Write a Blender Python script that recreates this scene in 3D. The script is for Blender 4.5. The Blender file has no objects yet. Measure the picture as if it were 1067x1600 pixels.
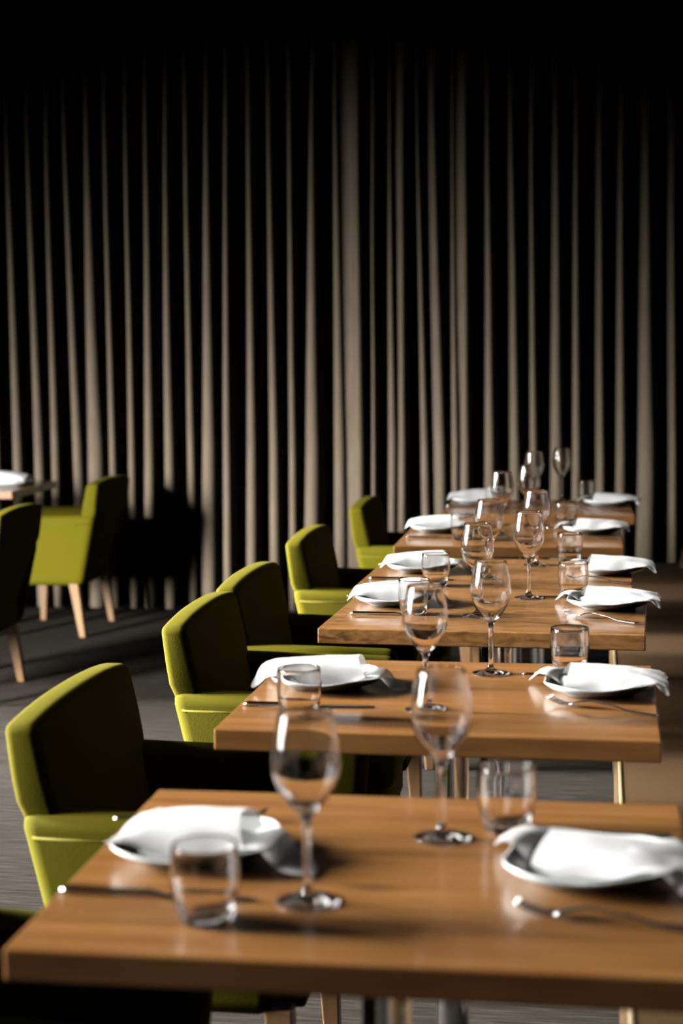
import bpy, bmesh, math, random
from mathutils import Vector, Matrix, noise
R = math.radians
random.seed(4)
scn = bpy.context.scene
C = scn.collection

# ------------------------------------------------------------------ camera
EYE = 1.375
cd = bpy.data.cameras.new('camera'); cam = bpy.data.objects.new('camera', cd); C.objects.link(cam)
cd.sensor_fit = 'VERTICAL'; cd.sensor_height = 36.0; cd.lens = 2561 / 1600 * 36.0
rt = Vector((0.98783619, 0.15514337, -0.01049704)); up = Vector((-0.00464708, 0.09693002, 0.99528035))
fw = Vector((-0.15542863, 0.98312517, -0.09647194))
m = Matrix((rt, up, -fw)).transposed().to_4x4(); m.translation = (0, 0, EYE); cam.matrix_world = m
cd.clip_start = .05; cd.clip_end = 60
cd.dof.use_dof = True; cd.dof.focus_distance = 3.75; cd.dof.aperture_fstop = 3.0
scn.camera = cam

# ------------------------------------------------------------------ world, light, exposure
w = bpy.data.worlds.new('dim_room'); scn.world = w; w.use_nodes = True
w.node_tree.nodes['Background'].inputs[0].default_value = (.75, .8, 1, 1)
w.node_tree.nodes['Background'].inputs[1].default_value = 0.0004


def area_light(name, loc, size, tilt, power, spread, turn=0.0):
    l = bpy.data.lights.new(name, 'AREA'); l.shape = 'RECTANGLE'
    l.size, l.size_y = size; l.energy = power; l.spread = R(spread); l.color = (1, .985, .95)
    o = bpy.data.objects.new(name, l); C.objects.link(o)
    d = Vector((math.cos(R(tilt)) * math.cos(R(turn)), math.cos(R(tilt)) * math.sin(R(turn)), -math.sin(R(tilt))))
    z = -d; x = Vector((0, 0, 1)).cross(z).normalized(); y = z.cross(x)
    mm = Matrix((x, y, z)).transposed().to_4x4(); mm.translation = loc; o.matrix_world = mm
    return o


# daylight falling in through the bays of the left window, fanning out over the room
area_light('daylight', (-5.42, 1.6, 1.8), (1.3, 2.4), 20, 185, 54, -4)
area_light('daylight', (-5.42, 3.3, 1.8), (0.8, 2.4), 20, 190, 42, 1)
area_light('daylight', (-5.42, 5.0, 1.75), (0.8, 2.4), 22, 230, 46, 2)
area_light('daylight', (-5.3, 1.6, 1.75), (0.8, 2.2), 21.5, 165, 48, 62)
# very dim warm fill, no fixture behind it, added to lift the chair insides
area_light('ceiling_fill', (.2, 3.8, 3.6), (6.0, 1.6), 89.9, 1.5, 110)
vs = scn.view_settings
vs.view_transform = 'Standard'; vs.look = 'None'; vs.exposure = 0.0; vs.gamma = 1.0; vs.use_curve_mapping = False
scn.cycles.max_bounces = 24; scn.cycles.transmission_bounces = 24; scn.cycles.glossy_bounces = 8; scn.cycles.diffuse_bounces = 0
scn.cycles.sample_clamp_indirect = 6.0


# ------------------------------------------------------------------ materials
def mat(name, col, rough=.5, metal=0.0, spec=.5, coat=0.0, sheen=0.0, sheen_tint=None, trans=0.0, ior=1.5):
    mt = bpy.data.materials.new(name); mt.use_nodes = True
    b = mt.node_tree.nodes['Principled BSDF']
    b.inputs['Base Color'].default_value = (*col, 1); b.inputs['Roughness'].default_value = rough
    b.inputs['Metallic'].default_value = metal; b.inputs['Specular IOR Level'].default_value = spec
    b.inputs['Coat Weight'].default_value = coat; b.inputs['Coat Roughness'].default_value = .12
    b.inputs['Sheen Weight'].default_value = sheen
    if sheen_tint: b.inputs['Sheen Tint'].default_value = (*sheen_tint, 1)
    b.inputs['Sheen Roughness'].default_value = .35
    b.inputs['Transmission Weight'].default_value = trans; b.inputs['IOR'].default_value = ior
    return mt


def tex(mt, scale, stretch, detail=4, space='Object'):
    nt = mt.node_tree; N = nt.nodes; L = nt.links
    tc = N.new('ShaderNodeTexCoord'); mp = N.new('ShaderNodeMapping'); mp.inputs['Scale'].default_value = stretch
    nz = N.new('ShaderNodeTexNoise'); nz.inputs['Scale'].default_value = scale; nz.inputs['Detail'].default_value = detail
    L.new(tc.outputs[space], mp.inputs[0]); L.new(mp.outputs[0], nz.inputs['Vector'])
    return nt, N, L, N['Principled BSDF'], nz, mp


def ramp(N, L, src, stops):
    r = N.new('ShaderNodeValToRGB')
    e = r.color_ramp.elements
    e[0].position, e[0].color = stops[0][0], (*stops[0][1], 1)
    e[1].position, e[1].color = stops[-1][0], (*stops[-1][1], 1)
    for p, c in stops[1:-1]:
        q = e.new(p); q.color = (*c, 1)
    L.new(src, r.inputs[0]); return r


def bump(N, L, b, src, strength, dist):
    bp = N.new('ShaderNodeBump'); bp.inputs['Strength'].default_value = strength; bp.inputs['Distance'].default_value = dist
    L.new(src, bp.inputs['Height']); L.new(bp.outputs[0], b.inputs['Normal'])


def wood(name, c0, c1, c2, stretch, scale, rough, coat, warp=0.0, knot=None):
    mt = mat(name, c1, rough, coat=coat)
    nt, N, L, b, nz, mp = tex(mt, scale, stretch, 5)
    nz.inputs['Distortion'].default_value = warp
    rp = ramp(N, L, nz.outputs['Fac'], [(.3, c0), (.5, c1), (.72, c2)])
    # plank to plank variation
    tc = N.new('ShaderNodeTexCoord'); sp = N.new('ShaderNodeSeparateXYZ'); L.new(tc.outputs['Object'], sp.inputs[0])
    mu = N.new('ShaderNodeMath'); mu.operation = 'MULTIPLY'; mu.inputs[1].default_value = 11.0; L.new(sp.outputs['Y'], mu.inputs[0])
    fl = N.new('ShaderNodeMath'); fl.operation = 'FLOOR'; L.new(mu.outputs[0], fl.inputs[0])
    wn = N.new('ShaderNodeTexWhiteNoise'); wn.noise_dimensions = '1D'; L.new(fl.outputs[0], wn.inputs['W'])
    mr = N.new('ShaderNodeMapRange'); mr.inputs['To Min'].default_value = .82; mr.inputs['To Max'].default_value = 1.12
    L.new(wn.outputs['Value'], mr.inputs['Value'])
    mx = N.new('ShaderNodeMix'); mx.data_type = 'RGBA'; mx.blend_type = 'MULTIPLY'; mx.inputs['Factor'].default_value = 1
    L.new(rp.outputs[0], mx.inputs[6]); L.new(mr.outputs[0], mx.inputs[7])
    out = mx.outputs[2]
    if knot:
        mp2 = N.new('ShaderNodeMapping'); mp2.inputs['Location'].default_value = (-knot[0] * 18, -knot[1] * 60, 0)
        mp2.inputs['Scale'].default_value = (18, 60, 0); L.new(tc.outputs['Object'], mp2.inputs[0])
        ln = N.new('ShaderNodeVectorMath'); ln.operation = 'LENGTH'; L.new(mp2.outputs[0], ln.inputs[0])
        kr = ramp(N, L, ln.outputs['Value'], [(0, (.25, .25, .25)), (.4, (.6, .6, .6)), (1.0, (1, 1, 1))])
        m2 = N.new('ShaderNodeMix'); m2.data_type = 'RGBA'; m2.blend_type = 'MULTIPLY'; m2.inputs['Factor'].default_value = 1
        L.new(out, m2.inputs[6]); L.new(kr.outputs[0], m2.inputs[7]); out = m2.outputs[2]
    L.new(out, b.inputs['Base Color'])
    bump(N, L, b, nz.outputs['Fac'], .12, .002)
    return mt


OAK = (.20, .082, .022), (.27, .118, .034), (.33, .152, .048)
M_OAK = wood('oak_tabletop', *OAK, (1.2, 16, 8), 3.0, .34, .55)
M_OAK_KNOT = wood('oak_tabletop_with_knot', *OAK, (1.2, 16, 8), 3.0, .34, .55, knot=(.37, .245))
M_OAK_RING = wood('ring_grain_oak', (.085, .034, .009), (.26, .118, .036), (.36, .172, .06), (3, 15, 8), 6.5, .34, .55, warp=.8)
M_LEG = wood('pale_oak_leg', (.19, .10, .04), (.24, .13, .055), (.28, .155, .065), (10, 10, 1), 3, .45, .1)

M_VELVET = mat('chartreuse_velvet', (.112, .098, .004), .85, spec=.1, sheen=.03, sheen_tint=(1, .88, .1))
nt, N, L, b, nz, mp = tex(M_VELVET, 260, (1, 1, 1), 2); bump(N, L, b, nz.outputs['Fac'], .15, .002)
M_PIPING = mat('chartreuse_piping', (.125, .106, .005), .8, spec=.2, sheen=.3, sheen_tint=(1, .95, .25))
M_CURTAIN = mat('taupe_curtain', (.14, .112, .082), .9, spec=.1, sheen=.15)
nt, N, L, b, nz, mp = tex(M_CURTAIN, 40, (1, 1, .15), 3)
rp = ramp(N, L, nz.outputs['Fac'], [(.3, (.20, .158, .112)), (.7, (.25, .202, .148))]); L.new(rp.outputs[0], b.inputs['Base Color'])
M_CARPET = mat('ribbed_carpet', (.09, .08, .07), .95, spec=.05)
nt, N, L, b, nz, mp = tex(M_CARPET, 60, (.12, 1.6, 1), 4)
rp = ramp(N, L, nz.outputs['Fac'], [(.3, (.016, .0135, .011)), (.5, (.027, .023, .019)), (.72, (.048, .042, .035))])
L.new(rp.outputs[0], b.inputs['Base Color']); bump(N, L, b, nz.outputs['Fac'], .6, .01)
M_WALL = mat('dark_plaster', (.035, .03, .027), .9, spec=.1)
nt, N, L, b, nz, mp = tex(M_WALL, 6, (1, 1, 1), 5); bump(N, L, b, nz.outputs['Fac'], .1, .01)
M_CEIL = mat('dark_ceiling', (.02, .018, .017), .95, spec=.05)
M_LEATHER = mat('tan_leather', (.066, .038, .017), .55, spec=.18)
nt, N, L, b, nz, mp = tex(M_LEATHER, 90, (1, 1, 1), 3); bump(N, L, b, nz.outputs['Fac'], .12, .002)
M_LEATHER_PIPE = mat('cream_leather_piping', (.2, .15, .08), .45)
M_DARKLEATHER = mat('brown_leather', (.13, .075, .05), .5)
M_PLINTH = mat('dark_plinth', (.03, .022, .018), .6)
M_CHROME = mat('polished_steel', (.75, .75, .74), .12, metal=1)
M_STEEL = mat('cutlery_steel', (.62, .61, .60), .16, metal=1)
M_IRON = mat('black_iron', (.02, .02, .02), .5)
M_PORCELAIN = mat('white_porcelain', (.80, .83, .82), .12, coat=.5)
M_LINEN = mat('white_linen', (.86, .86, .87), .9, spec=.1, sheen=.1)
nt, N, L, b, nz, mp = tex(M_LINEN, 420, (1, 1, 1), 2); bump(N, L, b, nz.outputs['Fac'], .1, .001)
_b = M_LINEN.node_tree.nodes['Principled BSDF']; _o = M_LINEN.node_tree.nodes['Material Output']
_t = M_LINEN.node_tree.nodes.new('ShaderNodeBsdfTranslucent'); _t.inputs['Color'].default_value = (.85, .83, .8, 1)
_m = M_LINEN.node_tree.nodes.new('ShaderNodeMixShader'); _m.inputs[0].default_value = .28
M_LINEN.node_tree.links.new(_b.outputs[0], _m.inputs[1]); M_LINEN.node_tree.links.new(_t.outputs[0], _m.inputs[2])
_w = M_LINEN.node_tree.nodes.new('ShaderNodeBsdfTransparent'); _n = M_LINEN.node_tree.nodes.new('ShaderNodeMixShader')
_n.inputs[0].default_value = .17                            # openings of the weave
M_LINEN.node_tree.links.new(_m.outputs[0], _n.inputs[1]); M_LINEN.node_tree.links.new(_w.outputs[0], _n.inputs[2])
M_LINEN.node_tree.links.new(_n.outputs[0], _o.inputs['Surface'])
M_GLASS = mat('clear_glass', (1, 1, 1), 0.0, trans=1.0, ior=1.48)
M_FRAME = mat('window_frame_paint', (.05, .045, .04), .6)


# ------------------------------------------------------------------ mesh helpers
def link(name, bm, material, parent=None, smooth=True, mods=()):
    me = bpy.data.meshes.new(name)
    bmesh.ops.recalc_face_normals(bm, faces=bm.faces)
    bm.to_mesh(me); bm.free(); me.materials.append(material)
    if smooth: me.shade_smooth()
    o = bpy.data.objects.new(name, me); C.objects.link(o)
    if parent: o.parent = parent
    for t, kw in mods:
        md = o.modifiers.new(t.lower(), t)
        for k, v in kw.items(): setattr(md, k, v)
    return o


def empty(name, loc, rz=0.0):
    o = bpy.data.objects.new(name, None); C.objects.link(o); o.empty_display_size = .1
    o.location = loc; o.rotation_euler = (0, 0, rz); return o


def tag(o, label, cat, group=None):
    o['label'] = label; o['category'] = cat
    if group: o['group'] = group
    return o


def struct(o):
    o['kind'] = 'structure'; return o


def hexa(bm, cs, bevel=0.0, seg=3):
    """cs: eight corners, bottom four counter-clockwise, then top four"""
    v = [bm.verts.new(c) for c in cs]
    fs = [(0, 3, 2, 1), (4, 5, 6, 7), (0, 1, 5, 4), (1, 2, 6, 5), (2, 3, 7, 6), (3, 0, 4, 7)]
    ff = [bm.faces.new([v[i] for i in f]) for f in fs]
    if bevel:
        es = list({e for f in ff for e in f.edges})
        bmesh.ops.bevel(bm, geom=es, offset=bevel, segments=seg, profile=.5, affect='EDGES', clamp_overlap=True)
    return bm


def box(bm, x0, x1, y0, y1, z0, z1, bevel=0.0, seg=3):
    return hexa(bm, [(x0, y0, z0), (x1, y0, z0), (x1, y1, z0), (x0, y1, z0), (x0, y0, z1), (x1, y0, z1), (x1, y1, z1), (x0, y1, z1)], bevel, seg)


def lathe(bm, prof, n=40, closed=False):
    rings = []
    for r, z in prof:
        if r < 1e-6: rings.append([bm.verts.new((0, 0, z))])
        else: rings.append([bm.verts.new((r * math.cos(2 * math.pi * k / n), r * math.sin(2 * math.pi * k / n), z)) for k in range(n)])
    pairs = list(zip(rings, rings[1:])) + ([(rings[-1], rings[0])] if closed else [])
    for a, b_ in pairs:
        for k in range(n):
            k2 = (k + 1) % n
            if len(a) == 1 and len(b_) == 1: continue
            if len(a) == 1: bm.faces.new((a[0], b_[k], b_[k2]))
            elif len(b_) == 1: bm.faces.new((a[k], a[k2], b_[0]))
            else: bm.faces.new((a[k], a[k2], b_[k2], b_[k]))
    return bm


def tube(bm, pts, rad, n=8):
    pts = [Vector(p) for p in pts]; rings = []
    for i, p in enumerate(pts):
        d = (pts[min(i + 1, len(pts) - 1)] - pts[max(i - 1, 0)]).normalized()
        s = d.cross(Vector((0, 0, 1)) if abs(d.z) < .9 else Vector((1, 0, 0))).normalized(); t = s.cross(d)
        r = rad[i] if isinstance(rad, (list, tuple)) else rad
        rings.append([bm.verts.new(p + (s * math.cos(2 * math.pi * k / n) + t * math.sin(2 * math.pi * k / n)) * r) for k in range(n)])
    for a, c in zip(rings, rings[1:]):
        for k in range(n): bm.faces.new((a[k], a[(k + 1) % n], c[(k + 1) % n], c[k]))
    bm.faces.new(rings[0][::-1]); bm.faces.new(rings[-1]); return bm


def grid(bm, fn, nu, nv):
    vs_ = [[bm.verts.new(fn(i / nu, j / nv)) for j in range(nv + 1)] for i in range(nu + 1)]
    for i in range(nu):
        for j in range(nv):
            bm.faces.new((vs_[i][j], vs_[i + 1][j], vs_[i + 1][j + 1], vs_[i][j + 1]))
    return bm


def copy_tree(o, parent=None):
    c = o.copy(); C.objects.link(c); c.parent = parent
    for ch in o.children: copy_tree(ch, c)
    return c


def B(): return bmesh.new()


# ------------------------------------------------------------------ the room
CEIL = 3.7
CY = 8.45                                                   # front of the curtain folds
struct(link('floor', box(B(), -5.6, 1.2, -2.0, 8.95, -.1, 0), M_CARPET, smooth=False))
struct(link('ceiling', box(B(), -5.6, 1.2, -2.0, 8.9, CEIL, CEIL + .1), M_CEIL, smooth=False))
struct(link('wall_back', box(B(), -5.6, 1.2, 8.8, 8.95, 0, CEIL), M_WALL, smooth=False))
struct(link('wall_right', box(B(), 1.05, 1.2, -2.0, 8.8, 0, CEIL), M_WALL, smooth=False))
struct(link('wall_front', box(B(), -5.6, 1.2, -2.15, -2.0, 0, CEIL), M_WALL, smooth=False))
BAYS = [1.6, 3.3, 5.0]                                  # middle of each window bay
WZ0, WZ1 = .5, 3.1
wl = B(); edge = -2.0
for y in BAYS:
    box(wl, -5.6, -5.45, edge, y - .8, 0, CEIL); edge = y + .8
    box(wl, -5.6, -5.45, y - .8, y + .8, 0, WZ0); box(wl, -5.6, -5.45, y - .8, y + .8, WZ1, CEIL)
box(wl, -5.6, -5.45, edge, 8.8, 0, CEIL)
struct(link('wall_left', wl, M_WALL, smooth=False))
for k, y in enumerate(BAYS):
    fr = B()
    for yy in (y - .77, y + .77): box(fr, -5.56, -5.5, yy - .03, yy + .03, WZ0, WZ1)
    for z in (WZ0 + .03, WZ1 - .03): box(fr, -5.56, -5.5, y - .74, y + .74, z - .03, z + .03)
    struct(link('window_%d' % (k + 1), fr, M_FRAME, smooth=False))

# ------------------------------------------------------------------ curtains
# left edge of each fold high up, the same lower down, and the half width of the fold low down
FOLDS_L = [(-3.33, -3.36, 0.0251), (-3.225, -3.245, 0.02), (-3.117, -3.134, 0.0251), (-3.004, -3.015, 0.0251), (-2.902, -2.915, 0.0201), (-2.803, -2.797, 0.0251), (-2.685, -2.719, 0.0452), (-2.58, -2.591, 0.0167), (-2.469, -2.485, 0.0167), (-2.362, -2.397, 0.0251), (-2.255, -2.288, 0.0251), (-2.146, -2.159, 0.0184), (-2.036, -2.082, 0.0368), (-1.931, -1.964, 0.0184), (-1.812, -1.84, 0.0251), (-1.704, -1.719, 0.0234), (-1.594, -1.61, 0.0167), (-1.48, -1.528, 0.0385), (-1.356, -1.375, 0.030), (-1.245, -1.265, 0.026)]
FOLDS_R = [(-1.161, -1.175, 0.0117), (-1.075, -1.088, 0.0251), (-1.009, -1.034, 0.0217), (-0.931, -0.921, 0.0234), (-0.849, -0.848, 0.0318), (-0.755, -0.758, 0.0217), (-0.69, -0.711, 0.0268), (-0.573, -0.586, 0.0284), (-0.454, -0.455, 0.0284), (-0.351, -0.356, 0.0217), (-0.229, -0.246, 0.0335), (-0.127, -0.138, 0.0234), (-0.01, -0.012, 0.0201), (0.094, 0.084, 0.0268), (0.217, 0.193, 0.0502), (0.348, 0.356, 0.0167), (.47, .47, .025), (.58, .58, .025), (.69, .69, .025), (.80, .80, .025), (.9, .9, .025)]
SHALLOW = {('L', 18): .035, ('R', 1): .03, ('R', 5): .02, ('R', 3): .06}


def curtain(name, folds, key, x_start, x_end, label):
    zs = [.02] + [.15 * k for k in range(1, 24)] + [CEIL - .03]
    rows = []
    for z in zs:
        t = min(max((z - .88) / (2.52 - .88), -.45), 1.6)      # 0 low, 1 high
        row = []
        prev_r = x_start
        for i, (xt, xb, r) in enumerate(folds):
            xl = xb + (xt - xb) * t
            wob = .004 * noise.noise(Vector((xl * 9, z * .9, 3.1)))
            rr = .93 * (r * max(.2, 1 - .78 * max(t, 0) ** .8) if t > 0 else r * (1 - .3 * t))
            nxt = (folds[i + 1][1] + (folds[i + 1][0] - folds[i + 1][1]) * t) if i + 1 < len(folds) else x_end
            rr = max(min(rr, (nxt - xl) * .42), .006)
            xl += wob; cx = xl + rr
            dep = SHALLOW.get((key, i - 1), .24)
            mid = (prev_r + xl) / 2
            row.append((mid, CY + dep + .02))
            row.append((mid + (xl - mid) * .55, CY + dep * .72 + .015))
            for a in (192, 172, 148, 122, 96, 72, 48, 24, 0, -14):
                row.append((cx + rr * math.cos(R(a)), CY + rr * 1.5 * (1 - math.sin(R(a))) + .015 * noise.noise(Vector((i * 3.7, z * .5, 0)))))
            prev_r = cx + rr
            d2 = SHALLOW.get((key, i), .24)
            m2 = (prev_r + nxt) / 2
            row.append((prev_r + (m2 - prev_r) * .45, CY + d2 * .72 + .015))
        row.append((x_end, CY + .25))
        rows.append([(x, y, z) for x, y in row])
    bm = B(); vv = [[bm.verts.new(p) for p in r_] for r_ in rows]
    for a, c in zip(vv, vv[1:]):
        for k in range(len(a) - 1): bm.faces.new((a[k], a[k + 1], c[k + 1], c[k]))
    o = link(name, bm, M_CURTAIN, mods=[('SOLIDIFY', dict(thickness=.004))])
    return tag(o, label, 'curtain', 'floor to ceiling curtains')


curtain('curtain', FOLDS_L, 'L', -3.45, -1.21, 'left taupe curtain in narrow vertical folds behind the left dining table')
curtain('curtain', FOLDS_R, 'R', -1.18, 1.03, 'right taupe curtain in deep folds behind the end of the long table row')

# ------------------------------------------------------------------ tables
TW, TD, TT, TZ = .75, .6535, .037, .74
TABLES = [(-.6335, 1.635, .0066), (-.6477, 2.6754, -.0065), (-.6457, 3.708, -.0292), (-.662, 4.372, -.02), (-.6715, 5.3386, .0086), (-.6152, 6.380, .0205)]
T_LABELS = ['nearest oak dining table, at the bottom edge, with a dark knot in its top',
            'second oak dining table from the front, standing alone with plain straight grain',
            'third oak dining table from the front, with coarse ring grain, pushed against the next',
            'fourth oak dining table from the front, butted against the back of the ring grained one',
            'fifth oak dining table from the front, second last before the curtain',
            'farthest oak dining table of the long row, right in front of the curtain']


def make_table(idx, x, y, rot, topmat, label, group='oak tables in the long row'):
    t = empty('dining_table', (x, y, 0), rot); tag(t, label, 'table', group)
    top = link('tabletop', box(B(), 0, TW, 0, TD, TZ - TT, TZ, .003, 2), topmat, t, smooth=False)
    bm = B(); lathe(bm, [(0, .02), (.032, .02), (.032, TZ - TT - .02), (0, TZ - TT - .02)], 32)
    for v in bm.verts: v.co += Vector((TW / 2, TD / 2, 0))
    col = link('pedestal_column', bm, M_CHROME, t); col.data.set_sharp_from_angle(angle=R(40))
    bm = B(); lathe(bm, [(0, 0), (.2, 0), (.205, .006), (.2, .014), (.05, .022), (0, .024)], 48)
    for v in bm.verts: v.co += Vector((TW / 2, TD / 2, 0))
    link('pedestal_base', bm, M_IRON, t)
    bm = B(); box(bm, TW / 2 - .2, TW / 2 + .2, TD / 2 - .03, TD / 2 + .03, TZ - TT - .022, TZ - TT)
    box(bm, TW / 2 - .03, TW / 2 + .03, TD / 2 - .2, TD / 2 + .2, TZ - TT - .022, TZ - TT)
    link('support_cross', bm, M_IRON, t, smooth=False)
    return t


for i, (x, y, a) in enumerate(TABLES):
    make_table(i, x, y, a, (M_OAK_KNOT if i == 0 else M_OAK_RING if i in (2, 3) else M_OAK), T_LABELS[i])
make_table(9, -2.745 - .75, 7.391, .0, M_OAK, 'oak dining table cut off by the left edge, near the curtain', None)


# ------------------------------------------------------------------ chairs
def make_chair(loc, rz, label, group):
    t = empty('velvet_armchair', loc, rz); tag(t, label, 'armchair', group)
    W2 = .29
    # backrest: tapers towards the top, leans back, crown slightly raised in the middle
    bm = B()

    def back(u, s):                                          # u round the section, s up
        z = .30 + .455 * s
        x0 = max(-.02 * (s - .65) / .35 if s > .65 else .095 * (.65 - s) / .65 + .006, -.02); x1 = .135 - .095 * s
        return x0, x1, z
    NS, NY = 10, 12
    ys = [-W2 + 2 * W2 * k / NY for k in range(NY + 1)]

    def pt(k, s, side):
        x0, x1, z = back(0, s); yk = ys[k]; q = 1 - (abs(yk) / W2) ** 2.4
        puff = .012 * q * math.sin(math.pi * min(max(s, 0), 1)) ** .7
        z += .016 * q * s ** 4
        wd_ = 1 - .09 * (1 - min(max((s - .55) / .2, 0), 1)) - .02 * s
        return (x0 - puff * .6, yk * wd_, z) if side == 0 else (x1 + puff, yk * wd_, z)
    gr = {}
    for side in (0, 1):
        for k in range(NY + 1):
            for j in range(NS + 1): gr[side, k, j] = bm.verts.new(pt(k, j / NS, side))
    for k in range(NY):
        for j in range(NS):
            for side in (0, 1): bm.faces.new((gr[side, k, j], gr[side, k + 1, j], gr[side, k + 1, j + 1], gr[side, k, j + 1]))
        bm.faces.new((gr[0, k, NS], gr[0, k + 1, NS], gr[1, k + 1, NS], gr[1, k, NS]))
        bm.faces.new((gr[0, k, 0], gr[0, k + 1, 0], gr[1, k + 1, 0], gr[1, k, 0]))
    for j in range(NS):
        for k in (0, NY): bm.faces.new((gr[0, k, j], gr[1, k, j], gr[1, k, j + 1], gr[0, k, j + 1]))
    bk = link('backrest', bm, M_VELVET, t, mods=[('BEVEL', dict(width=.034, segments=5, limit_method='ANGLE', angle_limit=R(50)))])
    # arms: panels that taper downwards and towards the rear foot
    for sy in (-1, 1):
        o_, i_ = sy * W2, sy * (W2 - .075)
        ob, ib = sy * (W2 - .02), sy * (W2 - .085)
        bm = B()
        ya, yb = min(o_, i_), max(o_, i_); yab, ybb = min(ob, ib), max(ob, ib)
        hexa(bm, [(.075, yab, .255), (.44, yab, .255), (.44, ybb, .255), (.075, ybb, .255),
                  (.0, ya, .605), (.47, ya, .595), (.47, yb, .595), (.0, yb, .605)], .032, 5)
        a = link('armrest', bm, M_VELVET, t)
        yo = o_ + sy * -.0045
        link('piping', tube(B(), [(.03, yo, .562), (.15, yo, .560), (.3, yo, .558), (.44, yo, .556)], .0032), M_PIPING, a)
    link('seat_cushion', box(B(), .10, .51, -W2 + .08, W2 - .08, .36, .475, .03, 4), M_VELVET, t)
    link('seat_frame', box(B(), .08, .485, -W2 + .075, W2 - .075, .255, .365, .01, 2), M_VELVET, t)
    for sx, sy in ((0, -1), (0, 1), (1, -1), (1, 1)):
        if sx == 0: xb, xt, wd = .085, .125, .02
        else: xb, xt, wd = .455, .445, .02
        yb, yt = sy * .245, sy * .24
        bm = B()
        hexa(bm, [(xb - .015, yb - .015, 0), (xb + .015, yb - .015, 0), (xb + .015, yb + .015, 0), (xb - .015, yb + .015, 0),
                  (xt - .024, yt - .022, .27), (xt + .024, yt - .022, .27), (xt + .024, yt + .022, .27), (xt - .024, yt + .022, .27)], .003, 1)
        link('leg', bm, M_LEG, t, smooth=False)
    return t


CHAIRS = [(-.985, 1.88, .0, 'olive velvet armchair at the nearest table, mostly cut off at the bottom left corner'),
          (-.978, 2.885, .0, 'chartreuse velvet armchair at the second table, its whole back showing large at left'),
          (-.978, 3.885, .01, 'chartreuse velvet armchair at the ring grained third table, arms almost touching the chair behind'),
          (-.990, 4.50, -.01, 'chartreuse velvet armchair half hidden behind the chair of the ring grained table'),
          (-1.005, 5.55, .0, 'chartreuse velvet armchair at the fifth table, standing clear against the curtain'),
          (-.975, 6.74, .0, 'smallest chartreuse velvet armchair, at the farthest table by the curtain')]
for x, y, a, lab in CHAIRS: make_chair((x, y, 0), a, lab, 'velvet armchairs along the long row')
make_chair((-2.415, 7.9, 0), math.pi, 'olive velvet armchair facing away at the left table, with two pale legs', 'velvet armchairs on the left')
make_chair((-2.325, 6.33, 0), math.pi + .05, 'dark armchair seen from behind, cut off by the left edge', 'velvet armchairs on the left')

# ------------------------------------------------------------------ banquette
bn = empty('banquette', (0.035, .3, 0)); tag(bn, 'long tan leather bench running along the right side of the tables', 'bench')
bm = B(); box(bm, 0, .62, 0, 6.95, .30, .45, .022, 4); link('seat_cushion', bm, M_LEATHER, bn)
bm = B(); tube(bm, [(.014, .02, .446), (.014, 6.93, .446)], .006); link('piping', bm, M_LEATHER_PIPE, bn)
bm = B(); box(bm, .05, .62, 0, 6.95, .0, .30); link('plinth', bm, M_PLINTH, bn, smooth=False)
bm = B(); hexa(bm, [(.60, 0, .40), (.78, 0, .40), (.78, 6.95, .40), (.60, 6.95, .40), (.70, 0, .92), (.80, 0, .92), (.80, 6.95, .92), (.70, 6.95, .92)], .03, 4)
link('backrest', bm, M_DARKLEATHER, bn)
bm = B(); hexa(bm, [(.22, 6.7, .0), (.78, 6.7, .0), (.78, 6.94, .0), (.22, 6.94, .0), (.34, 6.72, .62), (.78, 6.72, .62), (.78, 6.92, .62), (.34, 6.92, .62)], .05, 5)
link('armrest', bm, M_DARKLEATHER, bn)

# ------------------------------------------------------------------ table settings
ORD = ['nearest', 'second', 'third', 'fourth', 'fifth', 'farthest']


def glass_profile():
    outer = [(0, 0), (.0375, 0), (.0383, .0012), (.037, .0026), (.022, .0048), (.010, .008), (.0052, .014), (.0040, .03), (.0038, .06), (.0040, .085), (.0055, .098),
             (.0105, .106), (.020, .1165), (.029, .128), (.0362, .142), (.0400, .157), (.0405, .168), (.0392, .182), (.0365, .198), (.0335, .213), (.0312, .225)]
    inner = [(.0304, .2252), (.0325, .213), (.0355, .198), (.0382, .182), (.0394, .168), (.0389, .157), (.0350, .143), (.0278, .130), (.0185, .119), (.009, .1105), (0, .108)]
    return outer + inner


def tumbler_profile():
    outer = [(0, 0), (.026, 0), (.0295, .002), (.0325, .010), (.0365, .025), (.0390, .045), (.0395, .060), (.0390, .075), (.0378, .0895)]
    inner = [(.0366, .0897), (.0375, .075), (.0379, .060), (.0374, .045), (.0348, .028), (.0295, .0165), (.018, .0125), (0, .0115)]
    return outer + inner


def place_glass(kind, x, y, label, group, z=TZ, protos={}):
    if kind not in protos:
        bm = lathe(B(), glass_profile() if kind == 'wine_glass' else tumbler_profile(), 56)
        o = protos[kind] = link(kind, bm, M_GLASS, mods=[('SUBSURF', dict(levels=1, render_levels=1))])
    else:
        o = protos[kind].copy(); C.objects.link(o)
    o.location = (x, y, z + .0006); o.rotation_euler = (0, 0, random.random() * 6)
    return tag(o, label, 'wine glass' if kind == 'wine_glass' else 'water glass', group)


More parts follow.
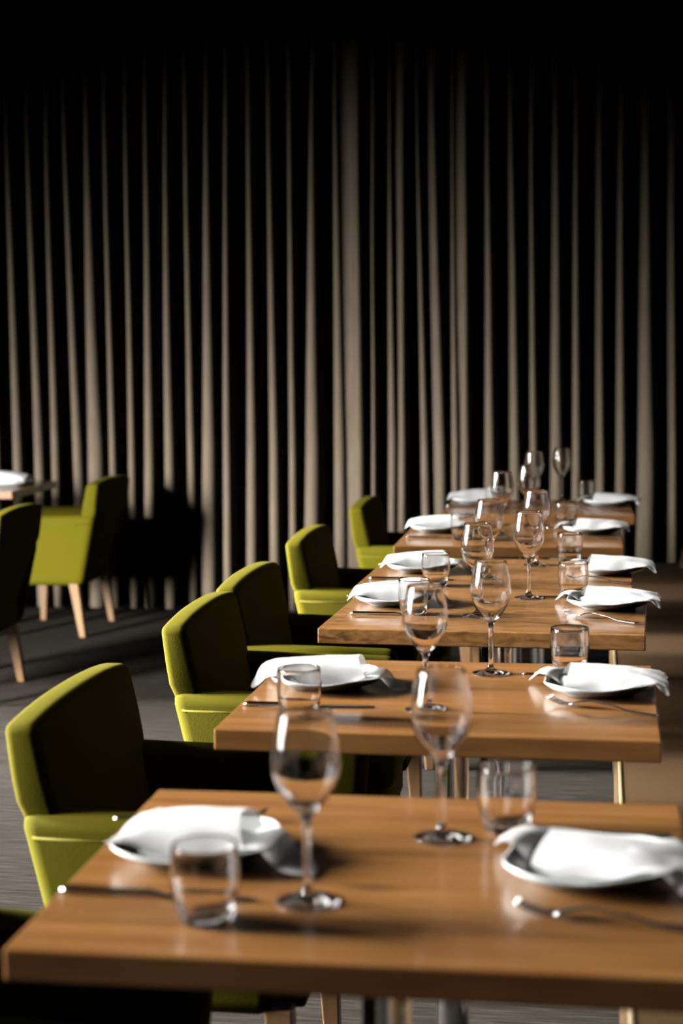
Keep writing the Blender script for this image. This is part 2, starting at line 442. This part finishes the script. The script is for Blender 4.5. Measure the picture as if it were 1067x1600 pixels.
def plate_mesh():
    bm = B(); N_ = 64; rings = []
    prof = [(0, .008, 0), (.45, .008, 0), (.72, .0105, .1), (.90, .0165, .5), (.985, .0225, 1), (1.0, .0225, 1), (1.0, .0195, 1), (.90, .0125, .5), (.66, .0045, .1), (.62, .0, 0), (.5, .0, 0), (.48, .003, 0), (0, .003, 0)]
    for f, z, lift in prof:
        if f == 0: rings.append([bm.verts.new((0, 0, z))]); continue
        r_ = []
        for k in range(N_):
            a = 2 * math.pi * k / N_; c, s = math.cos(a), math.sin(a); e = 2.7
            rad = .103 / ((abs(c) ** e + abs(s) ** e) ** (1 / e)) * (1 + .03 * math.cos(3 * a))
            corner = abs(math.sin(2 * a)) ** 2
            r_.append(bm.verts.new((rad * f * c, rad * f * s, z + lift * .006 * corner)))
        rings.append(r_)
    for a, c in zip(rings, rings[1:]):
        for k in range(N_):
            k2 = (k + 1) % N_
            if len(a) == 1: bm.faces.new((a[0], c[k], c[k2]))
            elif len(c) == 1: bm.faces.new((a[k], a[k2], c[0]))
            else: bm.faces.new((a[k], a[k2], c[k2], c[k]))
    return bm


def napkin_mesh(seed, x0=-.09, x1=.065, height=.040, tail=.095, flare=.02, tail_side=-.03, pdx=.002):
    """folded napkin lying over a plate like a tunnel; +x is the open end whose inner layer runs out as a pointed tail"""
    bm = B(); off = Vector((seed * 7.3, seed * 1.7, 0))

    def rest(x, y):                                          # lowest height at which the cloth clears plate and table
        f = (abs(x - pdx) ** 2.7 + abs(y) ** 2.7) ** (1 / 2.7) / .103
        if f < 1.12:
            t = min(max((f - .55) / .4, 0), 1); return .0125 + .019 * t * t * (3 - 2 * t)
        return max(.0315 - .0285 * (f - 1.12) / .25, .003)

    def cover(u, v):
        p = 2 * v - 1                                        # -1 front flap, +1 back flap
        x = x0 + (x1 - x0) * u
        open_ = u ** 1.5
        half = .062 - .010 * u + flare * (1 - u) ** 3
        h = height * (.80 + .20 * u) - .012 * (1 - u) ** 4
        y = half * (p + .10 * math.sin(math.pi * p)) * (1 + .0 * u)
        z = .021 + h * max(0, 1 - abs(p) ** 2.3) ** .62 - .010 * abs(p) ** 3
        x += .030 * abs(p) ** 2 * (u - .35) * (1 if p < 0 else .6) - .012 * (1 - u) * abs(p)
        nz = noise.noise(Vector((x * 22, y * 30, 0)) + off)
        z += .0035 * nz * (1 - .5 * u); y += .003 * noise.noise(Vector((x * 18, y * 25, 4)) + off)
        return (x, y, max(z, rest(x, y)))
    grid(bm, cover, 22, 26)

    def second(u, v):                                        # lower layer, shows at the outer end
        p = 2 * v - 1
        x = x0 - .010 + .07 * u - .010 * abs(p)
        half = .070 - .012 * u
        z = .0235 + height * .72 * max(0, 1 - abs(p) ** 2.2) ** .6 - .010 * abs(p) ** 3 - .010 * (1 - u) ** 2
        z += .003 * noise.noise(Vector((x * 25, p * 2, 9)) + off)
        return (x, half * p + .004, max(z, rest(x, half * p)))
    grid(bm, second, 10, 22)

    def tl(u, v):                                            # the tail
        p = 2 * v - 1
        x = .015 + (.050 + tail) * u
        half = .052 * (.55 + .45 * min(1, u / .4)) * (1 - u ** 2 * .40) * (math.sqrt(max(1 - ((u - .82) / .18) ** 2, .02)) if u > .82 else 1)
        yc = tail_side * u ** 1.3 + .012 * (1 - u)
        hh = height * .5 * (1 - u) ** 1.1
        base = .018 * (1 - u) ** .8 + .0035
        z = base + hh * max(0, 1 - abs(p) ** 2) ** .7
        z += .002 * noise.noise(Vector((x * 25, p * 1.5, 2)) + off)
        return (x, yc + half * p, max(z, rest(x, yc + half * p)))
    grid(bm, tl, 22, 16)
    return bm


def knife_mesh():
    bm = B(); n = 26; rings = []
    for i in range(n + 1):
        s = i / n; x = .24 * s
        if s < .47: hw = .0052 + .0035 * (1 - s / .47) ** .8; th = .0038
        elif s < .52: hw = .0050; th = .0030
        else:
            q = (s - .52) / .48; hw = .0085 * (1 - max(0, q - .72) ** 2 * 9) + .0005; th = .0012
        if i == 0: hw *= .55; th *= .5
        yc = 0
        prof = [(-1, .5), (-.6, .95), (0, 1), (.6, .95), (1, .5), (.6, .05), (0, 0), (-.6, .05)]
        rings.append([bm.verts.new((x, yc + hw * a, .0008 + th * 2 * b_)) for a, b_ in prof])
    for a, c in zip(rings, rings[1:]):
        for k in range(8): bm.faces.new((a[k], a[(k + 1) % 8], c[(k + 1) % 8], c[k]))
    bm.faces.new(rings[0]); bm.faces.new(rings[-1]); return bm


def fork_mesh():
    """handle end at x=0, tines towards +x"""
    bm = B()

    def prz(x):                                              # height of the stem line
        pts = [(0, .002), (.05, .003), (.09, .010), (.125, .0135), (.145, .011), (.162, .005), (.178, .0032), (.195, .007), (.21, .0135)]
        for (xa, za), (xb, zb) in zip(pts, pts[1:]):
            if xa <= x <= xb:
                t = (x - xa) / (xb - xa); t = t * t * (3 - 2 * t); return za + (zb - za) * t
        return pts[-1][1]

    def strip(xs, yfn, wfn, th):
        rings = []
        for x in xs:
            y, hw, z = yfn(x), wfn(x), prz(x)
            rings.append([bm.verts.new((x, y - hw, z + th * .5)), bm.verts.new((x, y - hw * .6, z + th)), bm.verts.new((x, y + hw * .6, z + th)), bm.verts.new((x, y + hw, z + th * .5)), bm.verts.new((x, y + hw * .6, z)), bm.verts.new((x, y - hw * .6, z))])
        for a, c in zip(rings, rings[1:]):
            for k in range(6): bm.faces.new((a[k], a[(k + 1) % 6], c[(k + 1) % 6], c[k]))
        bm.faces.new(rings[0]); bm.faces.new(rings[-1])

    def w1(x):
        if x < .08: return .0082 - .0045 * (x / .08)
        if x < .13: return .0036
        return min(.0125, .0036 + .0092 * ((x - .13) / .028))
    strip([.165 * k / 24 for k in range(25)], lambda x: 0, w1, .0028)
    for k in range(4):
        y0 = -.0099 + .0066 * k
        strip([.163 + .047 * j / 8 for j in range(9)], lambda x: y0, lambda x: .0019 - .0009 * (x - .163) / .047, .0022)
    return bm


PM = {}


def inst(kind, fn, material, x, y, z, rz, label, cat, group, smooth=True, mods=()):
    if kind in PM:
        o = PM[kind].copy(); C.objects.link(o)
    else:
        o = PM[kind] = link(kind, fn(), material, smooth=smooth, mods=mods)
        if not smooth: pass
    o.location = (x, y, z); o.rotation_euler = (0, 0, rz)
    return tag(o, label, cat, group)


def nap(x, y, rz, seed, label, **kw):
    o = link('napkin', napkin_mesh(seed, **kw), M_LINEN, mods=[('SUBSURF', dict(levels=1, render_levels=1))])
    o.location = (x, y, TZ + .0005); o.rotation_euler = (0, 0, rz)
    return tag(o, label, 'napkin', 'folded white napkins')


PI = math.pi
# plate centre, turn, knife handle end, fork handle end + turn, glasses
LEFT = [((-.505, 1.985), -.10, (-.633, 1.822, -.01), (-.655, 2.125, .10)),
        ((-.515, 3.047), -.02, (-.637, 2.862, .03), (-.655, 3.165, .15)),
        ((-.51, 4.09), .0, (-.60, 3.912, -.02), (-.65, 4.20, .1)),
        ((-.51, 4.715), .03, (-.64, 4.53, .0), (-.65, 4.83, .1)),
        ((-.565, 5.775), .0, (-.655, 5.56, .02), (-.665, 5.885, .08)),
        ((-.52, 6.88), .05, (-.622, 6.69, .03), (-.61, 6.985, .08))]
RIGHT = [((-.01, 1.962), -.16, (.10, 2.12, PI), (.115, 1.775, PI - .20)),
         ((.0, 3.05), -.03, (.09, 3.205, PI), (.10, 2.845, PI - .45)),
         ((.022, 4.075), -.02, (.08, 4.235, PI), (.09, 3.822, PI - .60)),
         ((.03, 4.71), .05, (.08, 4.86, PI), (.09, 4.48, PI - .45)),
         ((-.025, 5.76), .0, (.05, 5.92, PI), (.065, 5.55, PI - .25)),
         ((.035, 6.80), -.05, (.11, 6.96, PI), (.12, 6.53, PI - .25))]
WINE_L = [(-.333, 1.823), (-.304, 2.86), (-.289, 3.913), (-.304, 4.551), (-.329, 5.621), (-.265, 6.75)]
WINE_R = [(-.202, 2.093), (-.211, 3.205), (-.179, 4.213), (-.184, 4.865), (-.250, 5.915), (-.158, 6.98)]
TUM_L = [(-.435, 1.745), (-.517, 2.775), (-.442, 3.909), (-.44, 4.42), (-.459, 5.516), (-.42, 6.64)]
TUM_R = [(-.12, 2.138), (-.057, 3.241), (-.066, 4.255), (-.088, 4.947), (-.12, 5.93), (-.055, 6.96)]
TBL = ['the nearest table', 'the second table from the front', 'the third table from the front', 'the fourth table from the front', 'the fifth table from the front', 'the farthest table in the row']
for i in range(6):
    for side, S in (('left', LEFT[i]), ('right', RIGHT[i])):
        (px, py), rz, kn, fk = S
        turn = rz if side == 'left' else PI + rz
        seat = 'chair side' if side == 'left' else 'bench side'
        inst('plate', plate_mesh, M_PORCELAIN, px, py, TZ + .0003, rz, f'rounded square white plate at the {seat} of {TBL[i]}', 'plate', 'white side plates')
        pp = dict(tail_side=-.03)
        if i == 0 and side == 'left': pp.update(tail=.11, tail_side=-.045, x0=-.07)
        elif i == 1 and side == 'left': pp.update(x0=-.108)
        if side == 'right': pp.update(tail=.082, tail_side=-.055, x0=-.095, x1=.065, pdx=.014, height=.026 if i == 0 else .031)
        nap(px + (-.002 if side == 'left' else .014), py + .004, turn + (.03 * ((i * 5) % 3 - 1)), i * 2 + (side == 'right') + 1,
            f'white folded napkin at the {seat} of {TBL[i]}', **pp)
        inst('table_knife', knife_mesh, M_STEEL, kn[0], kn[1], TZ + .0003, kn[2], f'steel knife beside the napkin at the {seat} of {TBL[i]}', 'knife', 'table knives')
        inst('table_fork', fork_mesh, M_STEEL, fk[0], fk[1], TZ + .0003, fk[2], f'steel fork beside the napkin at the {seat} of {TBL[i]}', 'fork', 'table forks')
    place_glass('wine_glass', *WINE_L[i], f'empty wine glass nearer the chairs on {TBL[i]}', 'stemmed wine glasses')
    place_glass('wine_glass', *WINE_R[i], f'empty wine glass nearer the bench on {TBL[i]}', 'stemmed wine glasses')
    place_glass('tumbler', *TUM_L[i], f'water tumbler by the knife on the chair side of {TBL[i]}', 'water tumblers')
    place_glass('tumbler', *TUM_R[i], f'water tumbler near the napkin on the bench side of {TBL[i]}', 'water tumblers')
# the setting on the left table
inst('plate', plate_mesh, M_PORCELAIN, -2.87, 7.72, TZ + .0003, .1, 'rounded square white plate on the table cut off by the left edge', 'plate', 'white side plates')
nap(-2.88, 7.72, PI - .05, 21, 'white napkin folded over the plate on the table cut off by the left edge', height=.055)
place_glass('tumbler', -3.03, 7.86, 'clear water tumbler on the table cut off by the left edge', 'water tumblers')
